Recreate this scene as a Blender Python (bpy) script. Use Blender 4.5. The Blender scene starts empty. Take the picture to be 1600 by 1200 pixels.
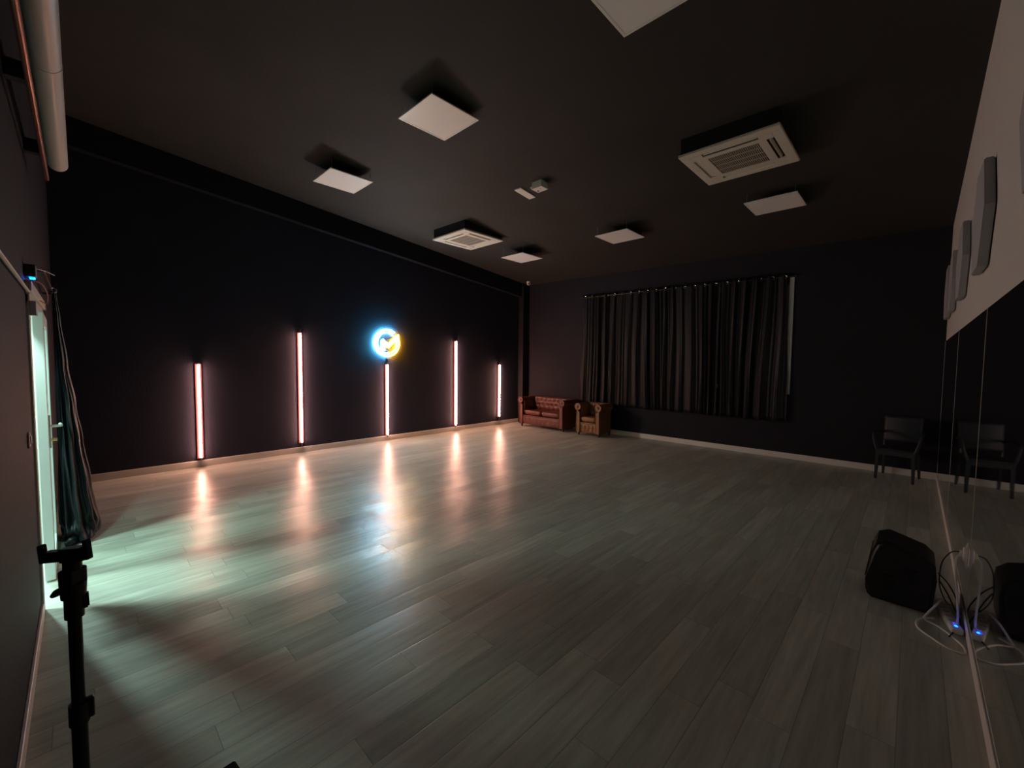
import bpy, bmesh, math, random
from mathutils import Vector, Matrix, Euler
random.seed(7)
PI = math.pi
sc = bpy.context.scene
col = sc.collection

# ------------------------------------------------------------------ camera, world, exposure
W, L = 8.114, 8.792                      # room width (x) and length (y)
def ceil_z(x, y): return 4.667 - 0.106 * y - 0.0146 * x
yaw, pitch, roll, FPX = 0.7673, 0.0534, 0.0096, 650.87
fw = Vector((-math.sin(yaw) * math.cos(pitch), math.cos(yaw) * math.cos(pitch), -math.sin(pitch)))
rt = Vector((math.cos(yaw), math.sin(yaw), 0)); up = rt.cross(fw)
r2 = math.cos(roll) * rt + math.sin(roll) * up
u2 = -math.sin(roll) * rt + math.cos(roll) * up
cam = bpy.data.objects.new('camera', bpy.data.cameras.new('camera'))
col.objects.link(cam)
M = Matrix((r2, u2, -fw)).transposed().to_4x4(); M.translation = Vector((7.8065, 0.220, 1.65))
cam.matrix_world = M
cam.data.sensor_fit = 'HORIZONTAL'; cam.data.sensor_width = 36; cam.data.lens = 36 * FPX / 1600
cam.data.clip_start = 0.02
sc.camera = cam
sc.view_settings.view_transform = 'Standard'
try: sc.view_settings.look = 'None'
except Exception: pass
sc.view_settings.gamma = 1; sc.view_settings.use_curve_mapping = False
sc.view_settings.exposure = 0.0
world = bpy.data.worlds.new('world'); sc.world = world; world.use_nodes = True
world.node_tree.nodes['Background'].inputs[0].default_value = (0.3, 0.35, 0.4, 1)
world.node_tree.nodes['Background'].inputs[1].default_value = 0.002

# strengths of tubes, sign and corridor lamps, the last an added ambient fill
TUBE_E, SIGN_C, SIGN_O = 80.0, 230.0, 270.0
CORR_1, CORR_2, CORR_FILL = 26.0, 76.0, 100.0
def corridor_lamp_light(x, y, z, power, colr, size):
    d = bpy.data.lights.new('corridor_lamp_light', 'AREA'); d.shape = 'DISK'; d.size = size
    d.energy = power; d.color = colr
    o = bpy.data.objects.new('corridor_lamp_light', d); col.objects.link(o); o.location = (x, y, z)
    return o

# ------------------------------------------------------------------ materials
def mat(name, color, rough=0.5, metal=0.0, spec=0.5, bump=0.0, bscale=40.0, var=0.0, vscale=3.0, sheen=0.0):
    m = bpy.data.materials.new(name); m.use_nodes = True
    nt = m.node_tree; b = nt.nodes['Principled BSDF']
    b.inputs['Base Color'].default_value = (*color, 1); b.inputs['Roughness'].default_value = rough
    b.inputs['Metallic'].default_value = metal; b.inputs['Specular IOR Level'].default_value = spec
    if sheen: b.inputs['Sheen Weight'].default_value = sheen
    tc = nt.nodes.new('ShaderNodeTexCoord')
    if var:
        n = nt.nodes.new('ShaderNodeTexNoise'); n.inputs['Scale'].default_value = vscale; n.inputs['Detail'].default_value = 4
        nt.links.new(tc.outputs['Object'], n.inputs['Vector'])
        mx = nt.nodes.new('ShaderNodeMix'); mx.data_type = 'RGBA'
        mx.inputs[6].default_value = (*[c * (1 - var) for c in color], 1)
        mx.inputs[7].default_value = (*[min(1, c * (1 + var)) for c in color], 1)
        nt.links.new(n.outputs['Fac'], mx.inputs[0]); nt.links.new(mx.outputs[2], b.inputs['Base Color'])
    if bump:
        n = nt.nodes.new('ShaderNodeTexNoise'); n.inputs['Scale'].default_value = bscale; n.inputs['Detail'].default_value = 3
        nt.links.new(tc.outputs['Object'], n.inputs['Vector'])
        bp = nt.nodes.new('ShaderNodeBump'); bp.inputs['Strength'].default_value = bump; bp.inputs['Distance'].default_value = 0.01
        nt.links.new(n.outputs['Fac'], bp.inputs['Height']); nt.links.new(bp.outputs['Normal'], b.inputs['Normal'])
    return m
def emis(name, color, strength):
    m = bpy.data.materials.new(name); m.use_nodes = True; nt = m.node_tree
    b = nt.nodes['Principled BSDF']
    b.inputs['Base Color'].default_value = (0.8, 0.8, 0.8, 1)
    b.inputs['Emission Color'].default_value = (*color, 1); b.inputs['Emission Strength'].default_value = strength
    return m
M_wall = mat('black_wall_paint', (0.019, 0.018, 0.024), 0.72, spec=0.15, bump=0.25, bscale=60, var=0.15, vscale=1.5)
M_wallglow = mat('glow_tinted_black_wall_paint', (0.027, 0.028, 0.045), 0.70, spec=0.15, bump=0.25, bscale=60, var=0.12, vscale=1.5)  # same black paint, lightened and blued to imitate the neon glow
M_ceil = mat('black_ceiling_paint', (0.041, 0.038, 0.034), 0.75, spec=0.2, bump=0.2, bscale=50, var=0.25, vscale=1.2)
M_white = mat('white_wall_paint', (0.62, 0.61, 0.57), 0.7, spec=0.3, bump=0.1, var=0.04)
M_base = mat('white_baseboard', (0.72, 0.70, 0.64), 0.4, var=0.05, vscale=6)
M_pvc = mat('white_pvc', (0.78, 0.80, 0.78), 0.35)
M_pvc2 = mat('cream_painted_frame', (0.50, 0.44, 0.38), 0.5)
M_panel = mat('opal_diffuser', (0.90, 0.90, 0.87), 0.45)
M_panfr = mat('white_metal_frame', (0.85, 0.84, 0.80), 0.4)
M_wire = mat('steel_wire', (0.5, 0.5, 0.5), 0.35, metal=0.9)
M_acw = mat('air_conditioner_plastic', (0.72, 0.68, 0.58), 0.45)
M_acd = mat('dark_louver_cavity', (0.02, 0.02, 0.02), 0.6)
M_acg = mat('air_conditioner_grille', (0.55, 0.51, 0.42), 0.5)
M_black = mat('black_plastic', (0.012, 0.012, 0.013), 0.42)
M_blackm = mat('black_metal', (0.015, 0.015, 0.017), 0.35, metal=0.3)
M_grille = mat('black_speaker_grille', (0.015, 0.015, 0.016), 0.6, bump=0.6, bscale=300)
M_chair = mat('charcoal_chair_plastic', (0.022, 0.026, 0.031), 0.5, spec=0.4)
M_curt = mat('black_satin_curtain', (0.008, 0.0075, 0.009), 0.50, spec=0.25, bump=0.1, bscale=120, sheen=0.03)
M_curtd = mat('black_teal_curtain', (0.006, 0.008, 0.010), 0.45, spec=0.25, bump=0.08, bscale=100)
M_chrome = mat('chrome', (0.75, 0.75, 0.76), 0.18, metal=1.0)
M_rod = mat('dark_curtain_rod', (0.06, 0.055, 0.05), 0.3, metal=0.8)
M_brass = mat('brass', (0.55, 0.42, 0.16), 0.3, metal=0.9)
M_hex = mat('grey_acoustic_felt', (0.40, 0.40, 0.41), 0.9, spec=0.1, bump=0.3, bscale=250)
M_leather = mat('red_brown_leather', (0.125, 0.034, 0.021), 0.38, spec=0.5, bump=0.35, bscale=70, var=0.45, vscale=9)
M_leather2 = mat('tan_brown_leather', (0.23, 0.115, 0.045), 0.42, spec=0.5, bump=0.35, bscale=70, var=0.45, vscale=9)
M_button = mat('dark_leather_button', (0.06, 0.02, 0.012), 0.4)
M_foot = mat('dark_wood_foot', (0.03, 0.018, 0.012), 0.4)
M_scr = mat('pearl_screen_case', (0.52, 0.48, 0.45), 0.38, spec=0.5)
M_copper = mat('copper_bar', (0.26, 0.13, 0.10), 0.35, metal=0.85)
M_cordw = mat('white_cord', (0.72, 0.71, 0.66), 0.45)
M_cordb = mat('black_cord', (0.012, 0.012, 0.012), 0.45)
M_cordr = mat('red_wire', (0.35, 0.05, 0.04), 0.5)
M_wplast = mat('white_plastic', (0.78, 0.76, 0.70), 0.4)
M_tube = emis('salmon_neon_light', (1.0, 0.48, 0.35), TUBE_E)
M_cyan = emis('cyan_neon_light', (0.11, 0.68, 1.0), SIGN_C)
M_pinkw = emis('pale_neon_light', (0.55, 0.62, 1.0), SIGN_C * 0.2)
M_orange = emis('orange_neon_light', (1.0, 0.40, 0.012), SIGN_O)
M_blue = emis('blue_indicator_light', (0.0, 0.035, 1.0), 35.0)
M_blued = emis('blue_device_light', (0.0, 0.10, 1.0), 22.0)
M_matte = mat('matte_black_fabric', (0.006, 0.006, 0.006), 0.9, spec=0.05)
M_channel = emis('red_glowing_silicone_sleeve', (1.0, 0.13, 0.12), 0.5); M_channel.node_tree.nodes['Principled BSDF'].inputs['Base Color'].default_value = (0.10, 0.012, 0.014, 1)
M_cap = mat('clear_end_cap', (0.30, 0.22, 0.24), 0.25)

def glass_mat(name, tint=(0.93, 0.98, 0.96), refl=0.08):
    m = bpy.data.materials.new(name); m.use_nodes = True; nt = m.node_tree
    nt.nodes.remove(nt.nodes['Principled BSDF']); out = nt.nodes['Material Output']
    t = nt.nodes.new('ShaderNodeBsdfTransparent'); t.inputs[0].default_value = (*tint, 1)
    g = nt.nodes.new('ShaderNodeBsdfGlossy'); g.inputs['Roughness'].default_value = 0.02
    lw = nt.nodes.new('ShaderNodeLayerWeight'); lw.inputs[0].default_value = 0.5
    pw = nt.nodes.new('ShaderNodeMath'); pw.operation = 'POWER'; pw.inputs[1].default_value = 5; nt.links.new(lw.outputs['Facing'], pw.inputs[0])
    f = nt.nodes.new('ShaderNodeMath'); f.operation = 'MULTIPLY_ADD'; f.inputs[1].default_value = 0.92; f.inputs[2].default_value = 0.04; nt.links.new(pw.outputs[0], f.inputs[0])
    mx = nt.nodes.new('ShaderNodeMixShader')
    nt.links.new(f.outputs[0], mx.inputs[0]); nt.links.new(t.outputs[0], mx.inputs[1]); nt.links.new(g.outputs[0], mx.inputs[2])
    nt.links.new(mx.outputs[0], out.inputs['Surface'])
    return m
M_glass = glass_mat('clear_glass')
M_acryl = glass_mat('clear_acrylic', (0.97, 0.99, 1.0))
def mirror_mat():
    m = bpy.data.materials.new('dark_mirror'); m.use_nodes = True; nt = m.node_tree
    b = nt.nodes['Principled BSDF']; b.inputs['Metallic'].default_value = 1
    b.inputs['Base Color'].default_value = (0.62, 0.64, 0.66, 1)
    n = nt.nodes.new('ShaderNodeTexNoise'); n.inputs['Scale'].default_value = 2.5
    mr = nt.nodes.new('ShaderNodeMapRange'); mr.inputs[3].default_value = 0.012; mr.inputs[4].default_value = 0.035
    nt.links.new(n.outputs['Fac'], mr.inputs[0]); nt.links.new(mr.outputs[0], b.inputs['Roughness'])
    return m
M_mirror = mirror_mat()

def floor_mat():
    m = bpy.data.materials.new('grey_oak_laminate'); m.use_nodes = True; nt = m.node_tree; N = nt.nodes
    b = N['Principled BSDF']
    def lk(a, i): nt.links.new(a, i)
    def mth(op, a, b_=None, c=None, clamp=False):
        n = N.new('ShaderNodeMath'); n.operation = op; n.use_clamp = clamp
        for k, v in enumerate((a, b_, c)):
            if v is None: continue
            if isinstance(v, (int, float)): n.inputs[k].default_value = v
            else: lk(v, n.inputs[k])
        return n.outputs[0]
    tc = N.new('ShaderNodeTexCoord'); sp = N.new('ShaderNodeSeparateXYZ'); lk(tc.outputs['Object'], sp.inputs[0])
    X, Y = sp.outputs[0], sp.outputs[1]
    PW, PL = 0.17, 1.22
    rx = mth('DIVIDE', mth('ADD', X, -5.61 + 34 * PW), PW)
    row = mth('FLOOR', rx); fx = mth('FRACT', rx)
    wn = N.new('ShaderNodeTexWhiteNoise'); wn.noise_dimensions = '1D'; lk(mth('ADD', row, 13.37), wn.inputs['W'])
    ry = mth('ADD', mth('DIVIDE', Y, PL), mth('MULTIPLY', wn.outputs['Value'], 7.0))
    cl = mth('FLOOR', ry); fy = mth('FRACT', ry)
    cv = N.new('ShaderNodeCombineXYZ'); lk(row, cv.inputs[0]); lk(cl, cv.inputs[1])
    w2 = N.new('ShaderNodeTexWhiteNoise'); w2.noise_dimensions = '2D'; lk(cv.outputs[0], w2.inputs['Vector'])
    rv = N.new('ShaderNodeSeparateColor'); lk(w2.outputs['Color'], rv.inputs[0])
    # grain, different on each plank
    gv = N.new('ShaderNodeCombineXYZ')
    lk(mth('ADD', mth('MULTIPLY', X, 22.0), mth('MULTIPLY', rv.outputs[0], 50.0)), gv.inputs[0])
    lk(mth('ADD', mth('MULTIPLY', Y, 1.6), mth('MULTIPLY', rv.outputs[1], 50.0)), gv.inputs[1])
    g = N.new('ShaderNodeTexNoise'); g.inputs['Scale'].default_value = 1.0; g.inputs['Detail'].default_value = 6; g.inputs['Roughness'].default_value = 0.6
    lk(gv.outputs[0], g.inputs['Vector'])
    g2v = N.new('ShaderNodeCombineXYZ'); lk(mth('MULTIPLY', X, 90.0), g2v.inputs[0]); lk(mth('MULTIPLY', Y, 6.0), g2v.inputs[1]); lk(rv.outputs[2], g2v.inputs[2])
    g2 = N.new('ShaderNodeTexNoise'); g2.inputs['Scale'].default_value = 1.0; g2.inputs['Detail'].default_value = 3
    lk(g2v.outputs[0], g2.inputs['Vector'])
    cr = N.new('ShaderNodeValToRGB')
    cr.color_ramp.elements[0].position = 0.28; cr.color_ramp.elements[0].color = (0.37, 0.385, 0.325, 1)
    cr.color_ramp.elements[1].position = 0.72; cr.color_ramp.elements[1].color = (0.60, 0.625, 0.54, 1)
    lk(g.outputs['Fac'], cr.inputs[0])
    tone = mth('ADD', 0.87, mth('MULTIPLY', rv.outputs[2], 0.25))
    fine = mth('ADD', 0.90, mth('MULTIPLY', g2.outputs['Fac'], 0.2))
    # seams
    ex = mth('MINIMUM', fx, mth('SUBTRACT', 1.0, fx)); ex = mth('MULTIPLY', ex, PW)
    ey = mth('MINIMUM', fy, mth('SUBTRACT', 1.0, fy)); ey = mth('MULTIPLY', ey, PL)
    ed = mth('MINIMUM', ex, ey)
    seam = mth('MULTIPLY', ed, 1 / 0.0032, clamp=True)
    tone2 = mth('MULTIPLY', mth('MULTIPLY', tone, fine), mth('ADD', 0.55, mth('MULTIPLY', seam, 0.45)))
    vm = N.new('ShaderNodeVectorMath'); vm.operation = 'SCALE'; lk(cr.outputs[0], vm.inputs[0]); lk(tone2, vm.inputs['Scale'])
    lk(vm.outputs[0], b.inputs['Base Color'])
    lk(mth('ADD', 0.25, mth('MULTIPLY', g.outputs['Fac'], 0.18)), b.inputs['Roughness'])
    b.inputs['Specular IOR Level'].default_value = 0.5
    # every plank lies at a slightly different tilt
    geo = N.new('ShaderNodeNewGeometry')
    tv = N.new('ShaderNodeCombineXYZ')
    lk(mth('MULTIPLY', mth('SUBTRACT', rv.outputs[0], 0.5), 0.050), tv.inputs[0])
    lk(mth('MULTIPLY', mth('SUBTRACT', rv.outputs[1], 0.5), 0.050), tv.inputs[1])
    va = N.new('ShaderNodeVectorMath'); va.operation = 'ADD'; lk(geo.outputs['Normal'], va.inputs[0]); lk(tv.outputs[0], va.inputs[1])
    vn = N.new('ShaderNodeVectorMath'); vn.operation = 'NORMALIZE'; lk(va.outputs[0], vn.inputs[0])
    b1 = N.new('ShaderNodeBump'); b1.inputs['Strength'].default_value = 0.28; b1.inputs['Distance'].default_value = 0.0022
    hs = mth('ADD', mth('MULTIPLY', g2.outputs['Fac'], 0.6), g.outputs['Fac'])
    lk(hs, b1.inputs['Height']); lk(vn.outputs[0], b1.inputs['Normal'])
    b2 = N.new('ShaderNodeBump'); b2.inputs['Strength'].default_value = 0.28; b2.inputs['Distance'].default_value = 0.0015
    lk(mth('MULTIPLY', ed, 1 / 0.006, clamp=True), b2.inputs['Height']); lk(b1.outputs[0], b2.inputs['Normal'])
    lk(b2.outputs[0], b.inputs['Normal'])
    return m
M_floor = floor_mat()

# ------------------------------------------------------------------ mesh helpers
class MB:
    def __init__(s): s.bm = bmesh.new(); s.mi = 0
    def _tag(s, fs):
        for f in fs: f.material_index = s.mi
    def box(s, a, b, bev=0.0, seg=2, mtx=None):
        a, b = Vector(a), Vector(b); r = bmesh.ops.create_cube(s.bm, size=1.0)
        vs = r['verts']
        for v in vs: v.co = Vector(((a[i] + b[i]) / 2 + v.co[i] * (b[i] - a[i]) for i in range(3)))
        if mtx: 
            for v in vs: v.co = mtx @ v.co
        fs = list({f for v in vs for f in v.link_faces}); s._tag(fs)
        if bev:
            es = list({e for v in vs for e in v.link_edges})
            bmesh.ops.bevel(s.bm, geom=es, offset=bev, segments=seg, profile=0.5, affect='EDGES')
        return s
    def hexa(s, p, bev=0.0):      # 8 points: bottom 4, top 4
        vs = [s.bm.verts.new(q) for q in p]
        fs = [s.bm.faces.new([vs[i] for i in f]) for f in ((3, 2, 1, 0), (4, 5, 6, 7), (0, 1, 5, 4), (1, 2, 6, 5), (2, 3, 7, 6), (3, 0, 4, 7))]
        s._tag(fs)
        if bev: bmesh.ops.bevel(s.bm, geom=list({e for f in fs for e in f.edges}), offset=bev, segments=2, affect='EDGES')
        return s
    def prism(s, pts, vec, bev=0.0, seg=2):   # polygon extruded along vec
        vec = Vector(vec); a = [s.bm.verts.new(Vector(p)) for p in pts]; b = [s.bm.verts.new(Vector(p) + vec) for p in pts]
        n = len(pts); fs = [s.bm.faces.new(a[::-1]), s.bm.faces.new(b)]
        for i in range(n): fs.append(s.bm.faces.new((a[i], a[(i + 1) % n], b[(i + 1) % n], b[i])))
        s._tag(fs)
        if bev:
            es = [e for f in fs[:2] for e in f.edges]
            bmesh.ops.bevel(s.bm, geom=es, offset=bev, segments=seg, affect='EDGES')
        return s
    def cyl(s, a, b, r, r2=None, seg=16):
        a, b = Vector(a), Vector(b); r2 = r if r2 is None else r2; d = b - a
        rot = d.to_track_quat('Z', 'Y').to_matrix().to_4x4(); rot.translation = (a + b) / 2
        q = bmesh.ops.create_cone(s.bm, cap_ends=True, segments=seg, radius1=r, radius2=r2, depth=d.length, matrix=rot)
        s._tag({f for v in q['verts'] for f in v.link_faces}); return s
    def sph(s, c, r, sx=1, sy=1, sz=1, seg=16):
        m = Matrix.Translation(c) @ Matrix.Diagonal((sx, sy, sz, 1))
        q = bmesh.ops.create_uvsphere(s.bm, u_segments=seg, v_segments=max(6, seg // 2), radius=r, matrix=m)
        s._tag({f for v in q['verts'] for f in v.link_faces}); return s
    def torus(s, c, R, r, axis='Y', seg=20, rs=8):
        ax = {'X': (Vector((0, 1, 0)), Vector((0, 0, 1)), Vector((1, 0, 0))), 'Y': (Vector((1, 0, 0)), Vector((0, 0, 1)), Vector((0, 1, 0))), 'Z': (Vector((1, 0, 0)), Vector((0, 1, 0)), Vector((0, 0, 1)))}[axis]
        c = Vector(c)
        pts = [c + R * (math.cos(2 * PI * i / seg) * ax[0] + math.sin(2 * PI * i / seg) * ax[1]) for i in range(seg)]
        return s.tube(pts, r, rs, closed=True)
    def tube(s, pts, r, n=8, closed=False, caps=True, radii=None):
        pts = [Vector(p) for p in pts]; m = len(pts); rings = []
        prev = None
        for i, p in enumerate(pts):
            if closed: t = (pts[(i + 1) % m] - pts[i - 1])
            else: t = pts[min(i + 1, m - 1)] - pts[max(i - 1, 0)]
            t.normalize()
            if prev is None:
                nrm = t.orthogonal().normalized()
            else:
                nrm = (prev - t * prev.dot(t)); nrm = nrm.normalized() if nrm.length > 1e-6 else t.orthogonal().normalized()
            prev = nrm; bi = t.cross(nrm); rr = radii[i] if radii else r
            rings.append([s.bm.verts.new(p + rr * (math.cos(2 * PI * k / n) * nrm + math.sin(2 * PI * k / n) * bi)) for k in range(n)])
        fs = []
        last = m if closed else m - 1
        for i in range(last):
            A, B = rings[i], rings[(i + 1) % m]
            off = 0
            if closed and i == m - 1:
                off = min(range(n), key=lambda o: sum((A[k].co - B[(k + o) % n].co).length for k in range(n)))
            for k in range(n):
                fs.append(s.bm.faces.new((A[k], A[(k + 1) % n], B[(k + 1 + off) % n], B[(k + off) % n])))
        if not closed and caps:
            fs.append(s.bm.faces.new(rings[0][::-1])); fs.append(s.bm.faces.new(rings[-1]))
        s._tag(fs); return s
    def grid(s, fn, nu, nv, wrap_u=False):
        V = [[s.bm.verts.new(fn(i / nu, j / nv)) for j in range(nv + 1)] for i in range(nu if wrap_u else nu + 1)]
        fs = []
        for i in range(nu):
            A = V[i]; B = V[(i + 1) % len(V)]
            for j in range(nv): fs.append(s.bm.faces.new((A[j], B[j], B[j + 1], A[j + 1])))
        s._tag(fs); return s
    def build(s, name, m, parent=None, smooth=False, solid=0.0, sub=0, loc=None):
        bmesh.ops.recalc_face_normals(s.bm, faces=s.bm.faces[:])
        me = bpy.data.meshes.new(name); s.bm.to_mesh(me); s.bm.free()
        for q in (m if isinstance(m, (list, tuple)) else [m]): me.materials.append(q)
        if smooth:
            for p in me.polygons: p.use_smooth = True
            try: me.set_sharp_from_angle(angle=math.radians(42))
            except Exception: pass
        o = bpy.data.objects.new(name, me); col.objects.link(o)
        if loc: o.location = loc
        if parent: o.parent = parent
        if solid:
            md = o.modifiers.new('thickness', 'SOLIDIFY'); md.thickness = solid
        if sub:
            md = o.modifiers.new('smooth', 'SUBSURF'); md.levels = sub; md.render_levels = sub
        return o
def smooth_path(P, n=8):
    P = [Vector(p) for p in P]; out = []
    for i in range(len(P) - 1):
        a = P[max(i - 1, 0)]; b = P[i]; c = P[i + 1]; d = P[min(i + 2, len(P) - 1)]
        for k in range(n):
            t = k / n
            out.append(0.5 * ((2 * b) + (c - a) * t + (2 * a - 5 * b + 4 * c - d) * t * t + (3 * b - a - 3 * c + d) * t ** 3))
    out.append(P[-1]); return out
def thing(name, label, cat, loc=(0, 0, 0), rz=0, group=None):
    o = bpy.data.objects.new(name, None); col.objects.link(o); o.location = loc; o.rotation_euler = (0, 0, rz)
    o.empty_display_size = 0.1
    return tag(o, label, cat, group)
def tag(o, label, cat, group=None):
    o['label'] = label; o['category'] = cat
    if group: o['group'] = group
    return o
def struct(o, label=None):
    o['kind'] = 'structure'
    if label: o['label'] = label
    return o
def dup(root, loc, label, rz=None):
    r = root.copy(); col.objects.link(r); r.location = loc; r['label'] = label
    if rz is not None: r.rotation_euler = (0, 0, rz)
    for ch in list(root.children):
        c = ch.copy(); col.objects.link(c); c.parent = r
        for g in list(ch.children):
            d = g.copy(); col.objects.link(d); d.parent = c
    return r

# ------------------------------------------------------------------ room shell
struct(MB().box((-0.15, 0, -0.12), (W + 0.15, L + 0.15, 0)).build('floor', M_floor), 'grey wood plank laminate floor of the studio')
e = 0.15
pc = [(-e, -e), (W + e, -e), (W + e, L + e), (-e, L + e)]
b = MB(); b.hexa([(x, y, ceil_z(x, y)) for x, y in pc] + [(x, y, ceil_z(x, y) + 0.2) for x, y in pc])
struct(b.build('ceiling', M_ceil), 'sloping matt black ceiling')
def wall_prism(name, pts, vec, m, label):
    return struct(MB().prism(pts, vec).build(name, m), label)
wall_prism('wall_left', [(0, -e, -0.1), (0, L + e, -0.1), (0, L + e, ceil_z(0, L)), (0, -e, ceil_z(0, -e))], (-e, 0, 0), M_wallglow, 'long matt black wall carrying the neon tubes')
# back wall with window opening
wx0, wx1, wz0, wz1 = 2.25, 6.20, 1.18, 3.10
b = MB(); zt = 3.9
b.box((0, L, -0.1), (wx0, L + e, zt)); b.box((wx1, L, -0.1), (W, L + e, zt))
b.box((wx0, L, -0.1), (wx1, L + e, wz0)); b.box((wx0, L, wz1), (wx1, L + e, zt))
struct(b.build('wall_back', M_wall), 'matt black end wall behind sofa and window curtain')
MIRT = 2.0
b = MB(); b.box((W, -e, -0.1), (W + e, L + e, MIRT)); b.mi = 1
b.prism([(W, -e, MIRT), (W, L + e, MIRT), (W, L + e, ceil_z(W, L)), (W, -e, ceil_z(W, -e))], (e, 0, 0))
struct(b.build('wall_right', [M_wall, M_white]), 'side wall, white above the mirrors')
# front wall with the door opening
dx0, dx1, dz = 2.30, 3.86, 2.06
b = MB()
b.prism([(0, 0, -0.1), (dx0, 0, -0.1), (dx0, 0, ceil_z(dx0, 0)), (0, 0, ceil_z(0, 0))], (0, -0.12, 0))
b.prism([(dx1, 0, -0.1), (W, 0, -0.1), (W, 0, ceil_z(W, 0)), (dx1, 0, ceil_z(dx1, 0))], (0, -0.12, 0))
b.prism([(dx0, 0, dz), (dx1, 0, dz), (dx1, 0, ceil_z(dx1, 0)), (dx0, 0, ceil_z(dx0, 0))], (0, -0.12, 0))
struct(b.build('wall_front', M_wall), 'dark wall beside the camera with the glazed door')
# sloping beam under the ceiling over the neon wall, box column in the far corner
b = MB()
y0, y1 = 0.0, L
b.hexa([(0, y0, 4.667 - 0.36), (0.12, y0, 4.667 - 0.36), (0.12, y1, 3.735 - 0.36), (0, y1, 3.735 - 0.36),
        (0, y0, 4.68), (0.12, y0, 4.68), (0.12, y1, 3.75), (0, y1, 3.75)])
struct(b.build('trim_1', M_wall), 'black beam running under the ceiling above the neon wall')
struct(MB().box((0, L - 0.24, 0), (0.17, L, 3.74)).build('trim_2', M_wall), 'black boxed column in the far corner')
# baseboards
def bboard(name, a, b_, lab): struct(MB().box(a, b_, 0.003, 1).build(name, M_base), lab)
bboard('baseboard_left', (0, 0.0, 0), (0.014, L - 0.24, 0.098), 'white baseboard under the neon tubes')
bboard('baseboard_back', (0.17, L - 0.014, 0), (W, L, 0.098), 'white baseboard below the window curtain')
bboard('baseboard_right', (W - 0.012, 0.0, 0), (W, L - 0.014, 0.08), 'white baseboard under the mirrors')
bboard('baseboard_front', (3.90, 0, 0), (W - 0.012, 0.014, 0.09), 'white baseboard on the door wall')
# window behind the curtain
win = MB()
for a, c in (((wx0, L + 0.02, wz0), (wx0 + 0.07, L + 0.09, wz1)), ((wx1 - 0.07, L + 0.02, wz0), (wx1, L + 0.09, wz1)),
             ((wx0, L + 0.02, wz0), (wx1, L + 0.09, wz0 + 0.07)), ((wx0, L + 0.02, wz1 - 0.07), (wx1, L + 0.09, wz1)), ((4.19, L + 0.02, wz0), (4.26, L + 0.09, wz1))):
    win.box(a, c)
wo = struct(win.build('window_1', M_pvc), 'wide white framed window hidden by the black curtain')
MB().box((wx0 + 0.05, L + 0.05, wz0 + 0.05), (wx1 - 0.05, L + 0.056, wz1 - 0.05)).build('pane', M_glass, wo)
MB().box((wx1 - 0.005, L - 0.02, 1.13), (6.262, L + 0.002, 3.15), 0.004).build('casing', M_pvc, wo)
struct(MB().box((1.9, L + 0.145, 0.9), (6.6, L + 0.16, 3.4)).build('wall_outside', M_wall), 'dark shutter closed outside the window')

# corridor beyond the door
cz = 2.36
M_corr = mat('corridor_paint', (0.45, 0.50, 0.47), 0.7, var=0.05)
struct(MB().box((0.6, -1.9, -0.12), (5.6, 0.0, -0.001)).build('floor_corridor', M_corr), 'corridor floor beyond the door')
struct(MB().box((0.6, -1.9, cz), (5.6, -0.12, cz + 0.1)).build('ceiling_corridor', M_corr), 'corridor ceiling beyond the door')
b = MB(); b.box((0.6, -2.0, -0.1), (5.6, -1.9, cz)); b.box((0.5, -2.0, -0.1), (0.6, -0.12, cz)); b.box((5.6, -2.0, -0.1), (5.7, -0.12, cz))
struct(b.build('wall_corridor', M_corr), 'corridor walls beyond the door')
for (lx, ly, pw, sz, lab) in ((3.56, -0.30, CORR_1, 0.12, 'small round corridor lamp right outside the open half of the door'),
                          (1.93, -0.45, CORR_2, 0.16, 'small round corridor lamp further along behind the glazed door'),
                          (2.85, -1.30, CORR_FILL, 0.42, 'wide round fill lamp added by the outer corridor wall')):  # unseen lamp, added to lift the greenish ambient in the studio
    t = thing('ceiling_lamp', lab, 'lamp', (lx, ly, cz))
    MB().cyl((0, 0, -0.030), (0, 0, 0), sz / 2 + 0.02, seg=32).build('lamp_body', M_pvc, t)
    corridor_lamp_light(lx, ly, cz - 0.035, pw, (0.66, 1.0, 0.92), sz)

# ------------------------------------------------------------------ glazed door
dr = MB()
for a, c in (((3.775, -0.12, 0), (3.86, 0.012, dz)), ((dx0, -0.12, 0), (2.375, 0.012, dz)), ((dx0, -0.12, 1.985), (dx1, 0.012, dz))):
    dr.box(a, c, 0.004)
door = struct(dr.build('door_1', M_pvc2), 'white framed glazed door left slightly ajar')
MB().box((dx0 - 0.03, 0, dz - 0.005), (dx1 + 0.05, 0.03, dz + 0.06), 0.006).build('head_trim', M_pvc2, door)
lf = bpy.data.objects.new('door_leaf', None)
ang = math.radians(0.9)
T = Matrix.Translation((2.385, -0.022, 0)) @ Matrix.Rotation(ang, 4, 'Z')
def lbox(b, a, c, bev=0.004): b.box(a, c, bev, 2, T)
b = MB()
LW = 0.925
lbox(b, (0, 0, 0.012), (0.10, 0.055, 1.975)); lbox(b, (LW - 0.15, 0, 0.012), (LW, 0.055, 1.975))
lbox(b, (0.09, 0, 0.012), (LW - 0.09, 0.055, 0.12)); lbox(b, (0.09, 0, 1.89), (LW - 0.09, 0.055, 1.975))
leaf = b.build('door_leaf', M_pvc, door)
b = MB(); lbox(b, (0.09, 0.024, 0.11), (LW - 0.09, 0.030, 1.90), 0); b.build('glass_pane', M_glass, leaf)
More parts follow.
